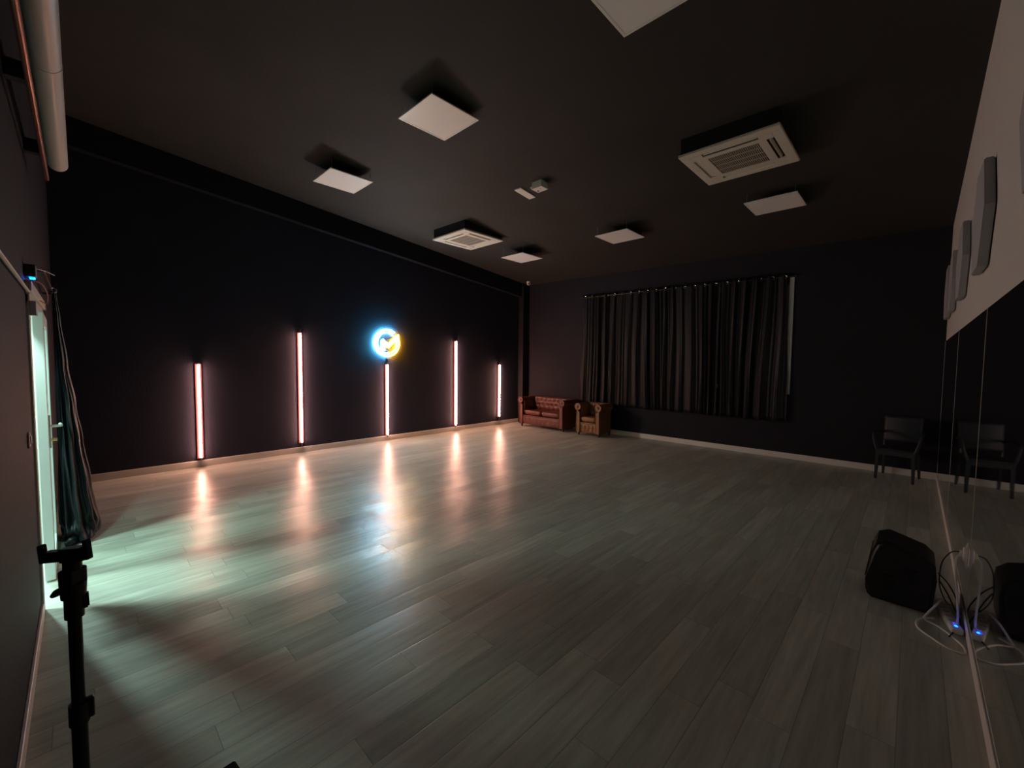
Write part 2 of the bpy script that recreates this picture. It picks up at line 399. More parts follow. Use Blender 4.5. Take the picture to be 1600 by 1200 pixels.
def door_handle(side):
    b = MB(); y0 = 0.055 if side > 0 else 0.0; s = side
    X = LW - 0.05
    lbox(b, (X - 0.018, min(y0, y0 + s * 0.010), 0.985), (X + 0.018, max(y0, y0 + s * 0.010), 1.225), 0.003)
    P = [T @ Vector(p) for p in ((X, y0, 1.145), (X, y0 + s * 0.052, 1.145), (X - 0.012, y0 + s * 0.060, 1.145), (X - 0.13, y0 + s * 0.056, 1.142))]
    b.tube(smooth_path(P, 5), 0.0105, 10)
    o = b.build('door_handle', M_wplast, leaf, smooth=True); return o
door_handle(1); door_handle(-1)
X = LW - 0.05
MB().cyl(T @ Vector((X, 0.05, 1.045)), T @ Vector((X, 0.095, 1.045)), 0.012).build('lock_cylinder', M_brass, leaf, smooth=True)['label'] = 'brass lock cylinder'

# door curtain gathered at the far side of the opening
def pleat_curtain():
    t = thing('door_curtain', 'black curtain gathered beside the glazed door, hem bunched on the floor', 'curtain', (2.30, 0.10, 0))
    prof = [(0.0, 0.19, 0.105), (0.03, 0.24, 0.118), (0.10, 0.235, 0.120), (0.2, 0.21, 0.108), (0.5, 0.18, 0.092), (0.9, 0.15, 0.072), (1.2, 0.14, 0.058), (1.6, 0.115, 0.036), (2.0, 0.08, 0.020), (2.17, 0.07, 0.013), (2.22, 0.068, 0.012)]
    def w(z):
        for (a, b1, c1), (a2, b2, c2) in zip(prof, prof[1:]):
            if z <= a2:
                k = (z - a) / (a2 - a); k = k * k * (3 - 2 * k); return b1 + (b2 - b1) * k, c1 + (c2 - c1) * k
        return prof[-1][1:]
    def f(u, v):
        th = 2 * PI * u; z = 2.22 * v ** 1.25
        rx, ry = w(z)
        pl = 1 + (0.13 * math.sin(9 * th + 1.3 * math.sin(2.0 * z + 1)) + 0.07 * math.sin(17 * th + 2.1 * z)) * (0.9 if z > 0.15 else 0.6)
        if z < 0.35:
            k = (0.35 - z) / 0.35
            pl += k * 0.13 * math.sin(3 * th + 22 * z) + k * 0.09 * math.sin(5 * th - 30 * z + 1)
        x = rx * pl * math.cos(th) + 0.06 * math.sin(2.1 * z) * (1 - z / 2.3); y = ry * pl * math.sin(th)
        yc = ry * 0.92 - 0.03
        if y + yc + 0.1 < 0.045: y = 0.045 - yc - 0.1 + 0.008 * math.sin(9 * th)
        return Vector((x, y + yc, z + 0.004))
    MB().grid(f, 150, 110, wrap_u=True).build('fabric', M_curtd, t, smooth=True, solid=0.003)
    # hem folds lying on the floor
    for k, (pts, r) in enumerate((([(-0.20, 0.0, 0.03), (-0.05, 0.11, 0.035), (0.12, 0.135, 0.04), (0.22, 0.07, 0.03), (0.25, -0.02, 0.02)], 0.026),
                     ([(0.02, 0.03, 0.04), (0.15, 0.10, 0.06), (0.23, 0.05, 0.05), (0.26, -0.02, 0.03)], 0.030))):
        sp = smooth_path(pts, 10)
        MB().tube(sp, r, 12, radii=[r * (0.75 + 0.35 * math.sin(i * 0.55 + k)) for i in range(len(sp))]).build('hem_fold', M_curtd, t, smooth=True)
    return t
pleat_curtain()
t = thing('curtain_rod', 'short dark curtain rod over the glazed door', 'rod', (0, 0, 0))
MB().cyl((2.0, 0.065, 2.235), (3.55, 0.065, 2.235), 0.010).build('rod', M_rod, t, smooth=True)
for xx in (2.05, 3.5): MB().cyl((xx, 0.0, 2.235), (xx, 0.065, 2.235), 0.008).build('bracket', M_rod, t)
MB().torus((2.36, 0.075, 2.235), 0.022, 0.006, 'X').build('eyelet', M_chrome, t, smooth=True)

# ------------------------------------------------------------------ window curtains
CY = L - 0.078
random.seed(3)
def fold_fn(x, z, ph, seed):
    k = (3.22 - z) / 2.6
    a = 0.024 + 0.010 * math.sin(x * 5.1 + seed) + 0.008 * k
    drift = 0.06 * k * math.sin(x * 2.3 + seed * 1.7) + 0.03 * k * math.sin(x * 6.1 + seed) + 0.010 * math.sin(z * 2.1 + x * 3)
    u = 2 * PI * (x + drift) / 0.192
    s = math.sin(u + ph + 0.9 * math.sin(x * 7.3 + seed))
    return a * (s + 0.28 * math.sin(2 * u + 1.0) + 0.22 * math.sin(3.3 * u + z * 1.3))
def window_curtain(name, label, x0, x1, seed, left_edge=None, right_edge=None):
    t = thing('window_curtain', label, 'curtain', ((x0 + x1) / 2, CY, 0), group=None)
    cx = (x0 + x1) / 2
    def f(u, v):
        z = 0.655 + 2.60 * v - 0.02 * u + 0.012 * math.sin(u * 24) * (1 - v)
        zt_ = 3.255 - 0.012 * (x0 + u * (x1 - x0) - 2)
        z = 0.655 + (zt_ - 0.655) * v + 0.010 * math.sin(u * 30 + seed) * (1 - v)
        x = x0 + u * (x1 - x0)
        if left_edge: x += left_edge(v) * (1 - u) ** 6
        if right_edge: x += right_edge(v) * u ** 10
        return Vector((x - cx, fold_fn(x, z, 0.0, seed), z))
    MB().grid(f, int((x1 - x0) * 130), 40).build('fabric', M_curt, t, smooth=True, solid=0.003)
    n = int(round((x1 - x0) / 0.192))
    for i in range(n):
        x = x0 + (i + 0.5) * (x1 - x0) / n
        z = 3.205 - 0.012 * (x - 2)
        y = fold_fn(x, z, 0.0, seed)
        MB().torus((x - cx, y - 0.004, z), 0.023, 0.0065, 'Y', 18, 8).build('eyelet', M_chrome, t, smooth=True)
    return t
window_curtain('a', 'long black eyelet curtain above the armchair, covering the left of the window', 1.97, 5.10, 1.0, left_edge=lambda v: -0.05 * (1 - v) - 0.02 * math.sin(v * 9))
window_curtain('b', 'narrower black eyelet curtain at the bare white window edge on the right', 5.11, 6.235, 4.2, right_edge=lambda v: -0.07 * max(0, v - 0.25) / 0.75)
t = thing('curtain_rod', 'long dark curtain rod above the window carrying both black curtains', 'rod', (0, 0, 0))
MB().cyl((1.92, CY, 3.207), (6.30, CY, 3.155), 0.010).build('rod', M_rod, t, smooth=True)
for xx, zz in ((1.92, 3.207), (6.30, 3.155)): MB().sph((xx, CY, zz), 0.022).build('finial', M_rod, t, smooth=True)
for xx, zz in ((2.1, 3.205), (4.2, 3.18), (6.16, 3.157)): MB().cyl((xx, CY, zz), (xx, L, zz), 0.007).build('bracket', M_rod, t)

# ------------------------------------------------------------------ neon tubes on the left wall
tubes = [(1.458, 0.128, 1.574, 'shortish salmon neon tube nearest the door curtain, leftmost of five'),
         (2.914, 0.172, 2.125, 'tall salmon neon tube left of the round neon sign'),
         (4.592, 0.10, 1.574, 'salmon neon tube directly below the round neon sign'),
         (6.371, 0.125, 2.125, 'tall salmon neon tube right of the round neon sign'),
         (7.807, 0.205, 1.574, 'salmon neon tube beside the sofa, rightmost of five')]
for i, (y, z0, z1, lab) in enumerate(tubes):
    t = thing('neon_tube', lab, 'neon light', (0.0, y, z0), group='vertical neon tubes on the black wall')
    h = z1 - z0
    MB().box((0.0, -0.040, 0.0), (0.022, 0.040, h), 0.006).build('mounting_channel', M_channel, t)
    MB().cyl((0.045, 0, 0.02), (0.045, 0, h - 0.012), 0.0145, seg=20).build('glowing_tube', M_tube, t, smooth=True)
    MB().cyl((0.045, 0, -0.004), (0.045, 0, 0.019), 0.020, 0.020, seg=20).build('end_cap', M_cap, t, smooth=True)
    MB().cyl((0.045, 0, h - 0.011), (0.045, 0, h + 0.016), 0.020, seg=20).build('end_cap', M_cap, t, smooth=True)
    if i in (1, 4):
        MB().tube([(0.045, 0, h + 0.015), (0.045, 0, h + 0.03), (0.03, 0.012, h + 0.055), (0.012, 0.02, h + 0.06)], 0.004).build('wire_clip', M_cordw, t)
    MB().tube(smooth_path([(0.045, 0, 0), (0.045, 0, -0.03), (0.025, 0.0, -z0 + 0.105)]), 0.005).build('power_lead', M_cap, t)

# ------------------------------------------------------------------ round neon sign
SY, SZ = 4.592, 2.008
sg = thing('neon_sign', 'round neon logo sign with cyan ring, orange arc and check mark', 'neon sign', (0.0, SY, SZ))
kx, kz = 0.00108, 0.00099          # zoomed picture units -> metres on the wall
def sp_(px, pz): return ((px - 575) * kx, (610 - pz) * kz)
MB().cyl((0.012, 0, 0), (0.018, 0, 0), 0.305, seg=64).build('acrylic_backing', M_acryl, sg)
def arc(R, a0, a1, n=48):
    return [(0.035, R * 1.02 * math.cos(math.radians(a0 + (a1 - a0) * k / n)), R * math.sin(math.radians(a0 + (a1 - a0) * k / n))) for k in range(n + 1)]
for R in (0.270, 0.215):
    MB().tube(arc(R, 51 if R > 0.25 else 53, 277), 0.0125, 10).build('cyan_ring_tube', M_cyan, sg, smooth=True)['label'] = 'cyan glowing ring tube'
    MB().tube(arc(R, -81, 22 if R > 0.25 else 10, 26) + ([(0.035, *sp_(812, 432))] if R > 0.25 else [(0.035, *sp_(798, 505))]), 0.0120, 10).build('orange_arc_tube', M_orange, sg, smooth=True)['label'] = 'orange glowing arc tube'
MB().tube([(0.035, *sp_(805, 440)), (0.035, *sp_(600, 645)), (0.035, *sp_(578, 625))], 0.0120, 10).build('orange_check_tube', M_orange, sg, smooth=True)
MB().tube([(0.035, *sp_(790, 515)), (0.035, *sp_(602, 703)), (0.035, *sp_(575, 680))], 0.0120, 10).build('orange_check_tube', M_orange, sg, smooth=True)
MB().tube([(0.035, *sp_(572, 618)), (0.035, *sp_(487, 540)), (0.035, *sp_(468, 560)), (0.035, *sp_(466, 740))], 0.0120, 10).build('pale_check_tube', M_pinkw, sg, smooth=True)
MB().tube([(0.035, *sp_(570, 672)), (0.035, *sp_(510, 610)), (0.035, *sp_(512, 765)), (0.035, *sp_(472, 740))], 0.0120, 10).build('pale_check_tube', M_pinkw, sg, smooth=True)
for yy, zz in ((-0.2, 0.2), (0.2, 0.2), (-0.2, -0.2), (0.2, -0.2)):
    MB().cyl((0.0, yy, zz), (0.022, yy, zz), 0.008).build('standoff', M_chrome, sg)
MB().box((0.002, -0.022, -0.40), (0.035, 0.022, -0.315), 0.004).build('power_connector', M_black, sg)

# ------------------------------------------------------------------ ceiling light panels
def light_panel(x, y, z, label, proto=[None]):
    if proto[0] is None:
        t = thing('ceiling_light_panel', label, 'ceiling light', (x, y, z), group='square ceiling light panels')
        b = MB()
        for a, c in (((-0.30, -0.30), (0.30, -0.278)), ((-0.30, 0.278), (0.30, 0.30)), ((-0.30, -0.278), (-0.278, 0.278)), ((0.278, -0.278), (0.30, 0.278))):
            b.box((*a, 0), (*c, 0.012))
        b.build('frame', M_panfr, t)
        MB().box((-0.279, -0.279, 0.002), (0.279, 0.279, 0.010)).build('diffuser', M_panel, t)
        proto[0] = t
    else:
        t = proto[0].copy(); col.objects.link(t); t.location = (x, y, z); t['label'] = label
        for ch in proto[0].children:
            if ch.name.split('.')[0] in ('frame', 'diffuser'):
                c = ch.copy(); col.objects.link(c); c.parent = t
    for sx in (-0.27, 0.27):
        for sy in (-0.27, 0.27):
            top = ceil_z(x + sx, y + sy) - z
            if top > 0.02: MB().cyl((sx, sy, 0.010), (sx, sy, top), 0.0022, seg=6).build('suspension_wire', M_wire, t)
    hz = ceil_z(x, y + 0.17) - z
    MB().box((-0.20, -0.20, 0.012), (0.20, 0.20, min(0.05, hz - 0.01)), 0.004).build('driver_tray', M_panfr if label.startswith('white panel near') else M_black, t)
    return t
light_panel(4.083, 2.929, 4.192, 'large-looking square white panel hung in the middle of the near ceiling')
light_panel(1.844, 2.900, 4.182, 'square white panel hung nearest the neon wall above the second tube')
light_panel(4.116, 6.648, 3.780, 'square white panel hung between the ceiling sensor and the window curtain')
light_panel(6.375, 6.724, 3.775, 'white panel near the big air conditioner, hung just beyond it toward the mirrors')
light_panel(1.919, 6.586, 3.771, 'small-looking square white panel hung beyond the far air conditioner')
light_panel(6.387, 2.909, 4.150, 'square white panel cut off by the top edge of the picture')

# ------------------------------------------------------------------ cassette air conditioners
def cassette(x, y, z, label):
    t = thing('air_conditioner', label, 'air conditioner', (x, y, z), group='ceiling cassette air conditioners')
    # black housing reaching up into the sloping ceiling
    P = [(-0.455, -0.455), (0.455, -0.455), (0.455, 0.455), (-0.455, 0.455)]
    MB().hexa([(a, c, 0.03) for a, c in P] + [(a, c, ceil_z(x + a, y + c) - z - 0.001) for a, c in P]).build('housing', M_black, t)
    R, S0, S1, hw = 0.475, 0.315, 0.385, 0.265        # louver slots between S0 and S1
    b = MB()
    b.box((-R, S1, 0), (R, R, 0.03), 0.006); b.box((-R, -R, 0), (R, -S1, 0.03), 0.006)
    b.box((-R, -S1, 0), (-S1, S1, 0.03), 0.004); b.box((S1, -S1, 0), (R, S1, 0.03), 0.004)
    b.box((-S0, -S0, 0.0), (S0, -0.245, 0.008)); b.box((-S0, 0.245, 0.0), (S0, S0, 0.008))
    b.box((-S0, -0.245, 0.0), (-0.245, 0.245, 0.008)); b.box((0.245, -0.245, 0.0), (S0, 0.245, 0.008))
    for sx in (-1, 1):
        for sy in (-1, 1):
            x0, x1 = sorted((sx * hw, sx * S1)); y0, y1 = sorted((sy * S0, sy * S1)); b.box((x0, y0, 0.0), (x1, y1, 0.012))
            x0, x1 = sorted((sx * S0, sx * S1)); y0, y1 = sorted((sy * hw, sy * S0)); b.box((x0, y0, 0.0), (x1, y1, 0.012))
    b.build('face_panel', M_acw, t)
    MB().box((-0.384, -0.384, 0.026), (0.384, 0.384, 0.031)).box((-S0 + 0.001, -S0 + 0.001, 0.009), (S0 - 0.001, S0 - 0.001, 0.027)).build('louver_cavity', M_acd, t)
    b = MB()
    for k in range(27):
        q = -0.243 + k * 0.486 / 26; b.box((q - 0.0038, -0.245, 0.002), (q + 0.0038, 0.245, 0.007))
    for q in (-0.122, 0.0, 0.122): b.box((-0.245, q - 0.004, 0.001), (0.245, q + 0.004, 0.016))
    b.build('intake_grille', M_acg, t)
    for k in range(4):
        m = Matrix.Rotation(k * PI / 2, 4, 'Z') @ Matrix.Translation((0, 0.35, 0.012)) @ Matrix.Rotation(math.radians((0, 5, 30, 68)[k]), 4, 'X')
        fh = (0.033, 0.030, 0.009, 0.020)[k]
        MB().box((-hw + 0.01, -fh, -0.003), (hw - 0.01, fh, 0.003), 0.002, 1, m).build('louver_flap', M_acw, t)
    return t
cassette(6.334, 5.276, 3.87, 'larger-looking white cassette air conditioner with one louver open, toward the mirrors')
cassette(1.617, 5.400, 3.93, 'white cassette air conditioner further back near the neon wall')

# ------------------------------------------------------------------ small ceiling devices
zc = ceil_z(3.99, 4.69)
t = thing('junction_box', 'small white square box with openings on the middle of the ceiling', 'junction box', (3.99, 4.69, zc), 0.0)
MB().box((-0.085, -0.07, -0.085), (0.085, 0.07, 0.006), 0.004).build('box_body', M_wplast, t)
MB().box((-0.09, -0.075, -0.092), (0.09, 0.075, -0.080), 0.003).build('cover', M_wplast, t)
MB().cyl((-0.045, 0.02, -0.098), (-0.045, 0.02, -0.090), 0.014).build('socket_hole', M_black, t)
MB().cyl((0.03, -0.02, -0.096), (0.03, -0.02, -0.091), 0.008).build('screw', M_brass, t)
MB().cyl((-0.12, -0.05, -0.05), (-0.083, -0.05, -0.05), 0.012).build('conduit_stub', M_wplast, t)
# flat plate
zc = ceil_z(3.62, 4.80)
o = MB().box((-0.062, -0.165, -0.016), (0.062, 0.165, 0.004), 0.003).build('emergency_light', M_wplast, loc=(3.62, 4.80, zc))
o.rotation_euler = (math.atan(-0.106), 0, 0)
tag(o, 'flat white rectangular plate on the ceiling beside the small square box', 'emergency light')
t = thing('security_camera', 'small white dome camera on the ceiling in the far corner', 'camera', (0.394, 8.50, ceil_z(0.394, 8.5)))
MB().cyl((0, 0, -0.03), (0, 0, 0.005), 0.055, seg=24).build('base', M_wplast, t, smooth=True)
MB().sph((0, 0, -0.05), 0.048, seg=20).build('dome', M_wplast, t, smooth=True)
d = Vector((0.62, -0.72, -0.35)).normalized()
MB().cyl(Vector((0, 0, -0.05)) + d * 0.040, Vector((0, 0, -0.05)) + d * 0.052, 0.018).build('lens', M_black, t, smooth=True)

# ------------------------------------------------------------------ hexagonal acoustic panels
hl = ['white hexagonal wall panel cut off by the right picture edge', 'grey white hexagonal wall panel, biggest in view above the mirrors',
      'hexagonal wall panel second from the one biggest in view, above the mirrors', 'narrow-looking hexagonal wall panel, second from the far corner', 'hexagonal wall panel nearest the far corner above the mirrors']
hp = None
for (y, lab) in zip((2.45, 4.36, 5.93, 7.25, 8.22), hl):
    if hp is None:
        b = MB(); R = 0.385
        pts = [(0, R * math.cos(k * PI / 3), R * math.sin(k * PI / 3)) for k in range(6)]
        b.prism([(-0.006, p[1], p[2]) for p in pts], (-0.046, 0, 0), 0.006)
        hp = b.build('acoustic_panel', M_hex, loc=(W, y, 2.61)); o = hp
        # small spacers that keep the panel off the wall are part of the same mesh
    else:
        o = hp.copy(); col.objects.link(o); o.location = (W, y, 2.61)
    tag(o, lab, 'acoustic panel', 'hexagonal acoustic panels above the mirrors')

# ------------------------------------------------------------------ mirrors
ml = ['tall wall mirror nearest the camera, behind the power strip', 'middle tall wall mirror beyond the black speaker', 'tall wall mirror in the far corner reflecting the plastic chair']
for (y0, y1), lab in zip(((1.82, 4.043), (4.047, 6.262), (6.266, L - 0.012)), ml):
    t = thing('wall_mirror', lab, 'mirror', (W, (y0 + y1) / 2, 0.084), group='wall mirrors')
    hw = (y1 - y0) / 2
    MB().box((-0.005, -hw, 0), (0.0, hw, MIRT - 0.084)).build('mirror_glass', M_mirror, t)
    for s in (-1, 1):
        a, c = sorted((s * hw, s * (hw - 0.004)))
        MB().box((-0.0062, a, 0), (-0.0048, c, MIRT - 0.084)).build('polished_edge', M_pvc if (s > 0 and y1 > 8) else M_acg, t)

# ------------------------------------------------------------------ chesterfield sofa and armchair
def tuft(u, v, nu, nv, depth):
    """diamond button pattern, returns inward displacement"""
    best = 9
    for j in range(nv):
        for i in range(-1, nu + 1):
            cu = (i + 0.5 + (0.5 if j % 2 else 0)) / nu; cv = (j + 0.5) / nv
            d = math.hypot((u - cu) * nu, (v - cv) * nv); best = min(best, d)
    return depth * math.exp(-(best / 0.33) ** 2)
def chesterfield(name, label, cat, loc, rz, w, dp, h, mtl, seats):
    t = thing(name, label, cat, loc, rz)
    aw = 0.13 if seats == 1 else 0.15; rr = 0.075
    hs = 0.36
    # body: local x to the right, y to the back; front face at y=0
    b = MB(); b.box((aw * 0.6, 0.03, 0.075), (w - aw * 0.6, dp - 0.03, 0.30), 0.012); b.build('base', mtl, t)
    # front rail with button tufting
    def fr(u, v):
        x = aw + u * (w - 2 * aw); z = 0.085 + v * 0.195
        bul = 0.028 * math.sin(PI * v) ** 0.5
        return Vector((x, 0.035 - bul + tuft(u, v, 4 * seats, 1, 0.022), z))
    MB().grid(fr, 40 * seats, 12).build('front_rail', mtl, t, smooth=True, solid=0.02)
    for i in range(4 * seats): MB().sph((aw + (i + 0.5) / (4 * seats) * (w - 2 * aw), 0.029, 0.182), 0.010, seg=8).build('rail_button', M_button, t, smooth=True)
    MB().tube([(aw, 0.012, 0.292), (w - aw, 0.012, 0.292)], 0.009, 8).build('front_piping', mtl, t, smooth=True)
    # arms: post and rolled scroll
    for s in (0, 1):
        def X(x): return x if s == 0 else w - x
        b = MB()
        # scroll front profile, extruded back
        prof = [(0.042, 0.07), (0.044, 0.30), (0.050, h - 0.17)]
        c0 = (0.070, h - 0.080)
        n = 18
        for k in range(n):
            a = math.radians(215 - 335 * k / (n - 1)); prof.append((c0[0] + rr * math.cos(a), c0[1] + rr * math.sin(a)))
        prof += [(aw - 0.012, h - 0.20), (aw - 0.004, 0.30), (aw - 0.004, 0.07)]
        pts = [(X(p[0]), 0.0, p[1]) for p in prof]
        b.prism(pts, (0, dp - 0.06, 0), 0.008)
        arm = b.build('arm', mtl, t, smooth=True)
        # piping round the front scroll
        MB().tube([Vector((X(p[0]), -0.003, p[1])) for p in prof], 0.006, 6).build('piping', mtl, arm, smooth=True)
        MB().cyl((X(c0[0]), -0.012, c0[1]), (X(c0[0]), 0.0, c0[1]), 0.018, 0.03).build('scroll_button', M_button, arm, smooth=True)
        def ai(u, v):
            y = 0.05 + u * (dp - 0.25); z = 0.36 + v * (h - 0.44)
            x = aw - 0.004 + 0.012 * math.sin(PI * v) + 0.014 - tuft(u, v, 3, 2, 0.02)
            return Vector((X(x), y, z))
        MB().grid(ai, 26, 16).build('tufted_lining', mtl, arm, smooth=True, solid=0.01)
    # back with roll on top
    b = MB()
    b.box((0.06, dp - 0.13, 0.08), (w - 0.06, dp - 0.02, h - 0.10), 0.015)
    b.cyl((0.03, dp - 0.078, h - 0.080), (w - 0.03, dp - 0.078, h - 0.080), rr, seg=28)
    back = b.build('backrest', mtl, t, smooth=True)
    def bk(u, v):
        x = aw + u * (w - 2 * aw); z = 0.37 + v * (h - 0.40)
        y = dp - 0.17 - 0.02 * math.sin(PI * v) + tuft(u, v, 4 * seats, 3, 0.032) + (0.10 * max(0, v - 0.72))
        return Vector((x, y, z))
    MB().grid(bk, 44 * seats, 30).build('tufted_back', mtl, back, smooth=True, solid=0.03)
    for j in range(3):
        for i in range(4 * seats):
            cu = (i + 0.5 + (0.5 if j % 2 else 0)) / (4 * seats); cv = (j + 0.5) / 3
            if cu < 0.99: MB().sph((aw + cu * (w - 2 * aw), dp - 0.163 - 0.01, 0.37 + cv * (h - 0.40)), 0.011, seg=8).build('back_button', M_button, back, smooth=True)
    cwid = (w - 2 * aw - 0.01) / seats
    for i in range(seats):
        x0 = aw + 0.005 + i * cwid
        def cu(u, v, x0=x0):
            th = 2 * PI * u; ph = (v - 0.5) * PI
            sq = lambda q, e: math.copysign(abs(q) ** e, q)
            cxr, cyr, czr = cwid / 2 - 0.004, (dp - 0.19) / 2, 0.066
            return Vector((x0 + cwid / 2 + cxr * sq(math.cos(th), 0.28) * abs(math.cos(ph)) ** 0.25,
                           0.015 + cyr + cyr * sq(math.sin(th), 0.28) * abs(math.cos(ph)) ** 0.25,
                           hs + czr * sq(math.sin(ph), 0.7) + 0.02 * math.cos(ph)))
        MB().grid(cu, 48, 20, wrap_u=True).build('seat_cushion', mtl, t, smooth=True)
    for fx in (0.07, w - 0.07):
        for fy in (0.07, dp - 0.08):
            MB().cyl((fx, fy, 0.0), (fx, fy, 0.09), 0.018, 0.032, seg=14).build('foot', M_foot, t, smooth=True)
    return t
chesterfield('sofa', 'two-seat red brown leather sofa with rolled arms against the back wall', 'sofa', (0.50, 8.04, 0), 0.0, 1.46, 0.665, 0.76, M_leather, 2)
chesterfield('armchair', 'tan brown leather tufted armchair standing right of the sofa', 'armchair', (2.285, 8.02, 0), math.radians(3), 0.66, 0.61, 0.73, M_leather2, 1)

# ------------------------------------------------------------------ black plastic armchair by the mirror
t = thing('plastic_chair', 'black plastic armchair in the far right corner beside the mirror', 'chair', (7.69, 8.42, 0), math.radians(-8))
b = MB(); b.box((-0.20, -0.20, 0.425), (0.20, 0.22, 0.455), 0.014, 3); b.build('seat', M_chair, t, smooth=True)
b = MB(); b.box((-0.205, -0.205, 0.36), (0.205, -0.175, 0.43), 0.008); b.box((-0.205, -0.19, 0.37), (-0.18, 0.22, 0.43), 0.006); b.box((0.18, -0.19, 0.37), (0.205, 0.22, 0.43), 0.006)
b.build('seat_rail', M_chair, t)
def bkf(u, v):
    x = -0.205 + 0.41 * u; z = 0.52 + 0.37 * v
    return Vector((x, 0.22 + 0.06 * v - 0.03 * math.sin(PI * u), z))
MB().grid(bkf, 14, 10).build('backrest', M_chair, t, smooth=True, solid=0.018)
for s in (-1, 1):
    MB().tube([(s * 0.19, 0.21, 0.44), (s * 0.195, 0.235, 0.60), (s * 0.20, 0.275, 0.88)], 0.016, 8).build('back_post', M_chair, t, smooth=True)
    MB().tube(smooth_path([(s * 0.205, 0.25, 0.645), (s * 0.24, 0.12, 0.675), (s * 0.255, -0.08, 0.672), (s * 0.252, -0.155, 0.63), (s * 0.225, -0.18, 0.50), (s * 0.200, -0.185, 0.42)], 8), 0.019, 10).build('armrest', M_chair, t, smooth=True)
    MB().hexa([(s * 0.20 - 0.014, -0.215, 0), (s * 0.20 + 0.014, -0.215, 0), (s * 0.20 + 0.014, -0.187, 0), (s * 0.20 - 0.014, -0.187, 0),
               (s * 0.19 - 0.024, -0.205, 0.42), (s * 0.19 + 0.024, -0.205, 0.42), (s * 0.19 + 0.024, -0.160, 0.42), (s * 0.19 - 0.024, -0.160, 0.42)], 0.004).build('leg', M_chair, t)
    MB().hexa([(s * 0.20 - 0.014, 0.255, 0), (s * 0.20 + 0.014, 0.255, 0), (s * 0.20 + 0.014, 0.283, 0), (s * 0.20 - 0.014, 0.283, 0),
               (s * 0.185 - 0.022, 0.185, 0.42), (s * 0.185 + 0.022, 0.185, 0.42), (s * 0.185 + 0.022, 0.225, 0.42), (s * 0.185 - 0.022, 0.225, 0.42)], 0.004).build('leg', M_chair, t)

# ------------------------------------------------------------------ speaker wedge
spk = t = thing('speaker', 'black floor speaker box standing beside the mirror', 'speaker', (7.798, 4.20, 0))
prof = [(-0.165, 0.02), (-0.178, 0.06), (-0.180, 0.13), (-0.152, 0.34), (-0.130, 0.400), (-0.070, 0.428), (0.120, 0.372), (0.168, 0.325), (0.178, 0.23), (0.165, 0.05), (0.15, 0.0), (-0.14, 0.0)]
MB().prism([(x, -0.13, z) for x, z in prof], (0, 0.34, 0), 0.022, 3).build('cabinet', M_black, t, smooth=True)
g = [(-0.1790, -0.10, 0.14), (-0.1790, 0.18, 0.14), (-0.155, 0.18, 0.32), (-0.155, -0.10, 0.32)]
MB().prism(g, (-0.006, 0, -0.001), 0.002, 1).build('front_grille', M_grille, t)
MB().box((0.02, -0.140, 0.17), (0.09, -0.128, 0.27), 0.004).build('handle_recess', M_blackm, t)
MB().box((-0.09, -0.138, 0.10), (-0.03, -0.129, 0.20), 0.003).build('connector_plate', M_blackm, t)
for fx in (-0.12, 0.12):
    for fy in (-0.09, 0.16): MB().cyl((fx, fy, -0.0), (fx, fy, 0.012), 0.014).build('rubber_foot', M_black, t)

# ------------------------------------------------------------------ plug, power strip, cords
plug = t = thing('plug_adapter', 'white plug adapter stacked on the wall socket at the mirror', 'plug adapter', (W, 4.136, 0.431))
MB().box((-0.006, -0.042, -0.06), (0.0, 0.042, 0.06), 0.004).build('socket_plate', M_wplast, t)
MB().box((-0.030, -0.026, -0.035), (-0.005, 0.026, 0.050), 0.008, 3).build('adapter_body', M_wplast, t, smooth=True)
MB().hexa([(-0.022, -0.015, 0.045), (-0.006, -0.015, 0.045), (-0.006, 0.015, 0.045), (-0.022, 0.015, 0.045),
           (-0.012, -0.008, 0.088), (-0.006, -0.008, 0.088), (-0.006, 0.008, 0.088), (-0.012, 0.008, 0.088)], 0.002).build('upper_plug', M_wplast, t)
MB().box((-0.045, -0.016, -0.005), (-0.028, 0.016, 0.03), 0.004).build('side_plug', M_wplast, t)
MB().hexa([(-0.012, -0.006, -0.085), (-0.006, -0.006, -0.085), (-0.006, 0.006, -0.085), (-0.012, 0.006, -0.085),
           (-0.026, -0.015, -0.03), (-0.006, -0.015, -0.03), (-0.006, 0.015, -0.03), (-0.026, 0.015, -0.03)], 0.002).build('lower_plug', M_wplast, t)
# power strip: from (8.03,4.17) to (8.085,3.86)
import mathutils
A_, B_ = Vector((8.018, 4.175, 0)), Vector((8.070, 3.905, 0))
dvec = (B_ - A_); ln = dvec.length; rz = math.atan2(dvec.y, dvec.x)
strip = t = thing('power_strip', 'white power strip with blue indicator light on the floor against the mirror', 'power strip', tuple(A_), rz)
MB().box((0, -0.027, 0), (ln, 0.027, 0.038), 0.008, 3).build('strip_body', M_wplast, t, smooth=True)
for k in range(3):
    MB().cyl((0.045 + k * 0.062, 0, 0.0375), (0.045 + k * 0.062, 0, 0.0392), 0.019, seg=20).build('outlet', M_acg, t)
MB().box((ln - 0.045, -0.006, 0.036), (ln - 0.033, 0.006, 0.042), 0.002).build('lit_switch', M_blue, t)['label'] = 'glowing blue switch'
def cord(pts, r, m, label, owner, name='power_cord'):
    o = MB().tube(smooth_path(pts, 10), r, 8).build(name, m, smooth=True)
    o.parent = owner; o.matrix_parent_inverse = (Matrix.Translation(owner.location) @ owner.rotation_euler.to_matrix().to_4x4()).inverted()
    o['label'] = label; return o
cord([(W - 0.040, 4.13, 0.435), (W - 0.060, 4.11, 0.40), (W - 0.055, 4.06, 0.28), (W - 0.045, 4.02, 0.14), (W - 0.043, 3.995, 0.05), (8.052, 3.96, 0.046)], 0.0055, M_cordw, 'white cord hanging down', strip)
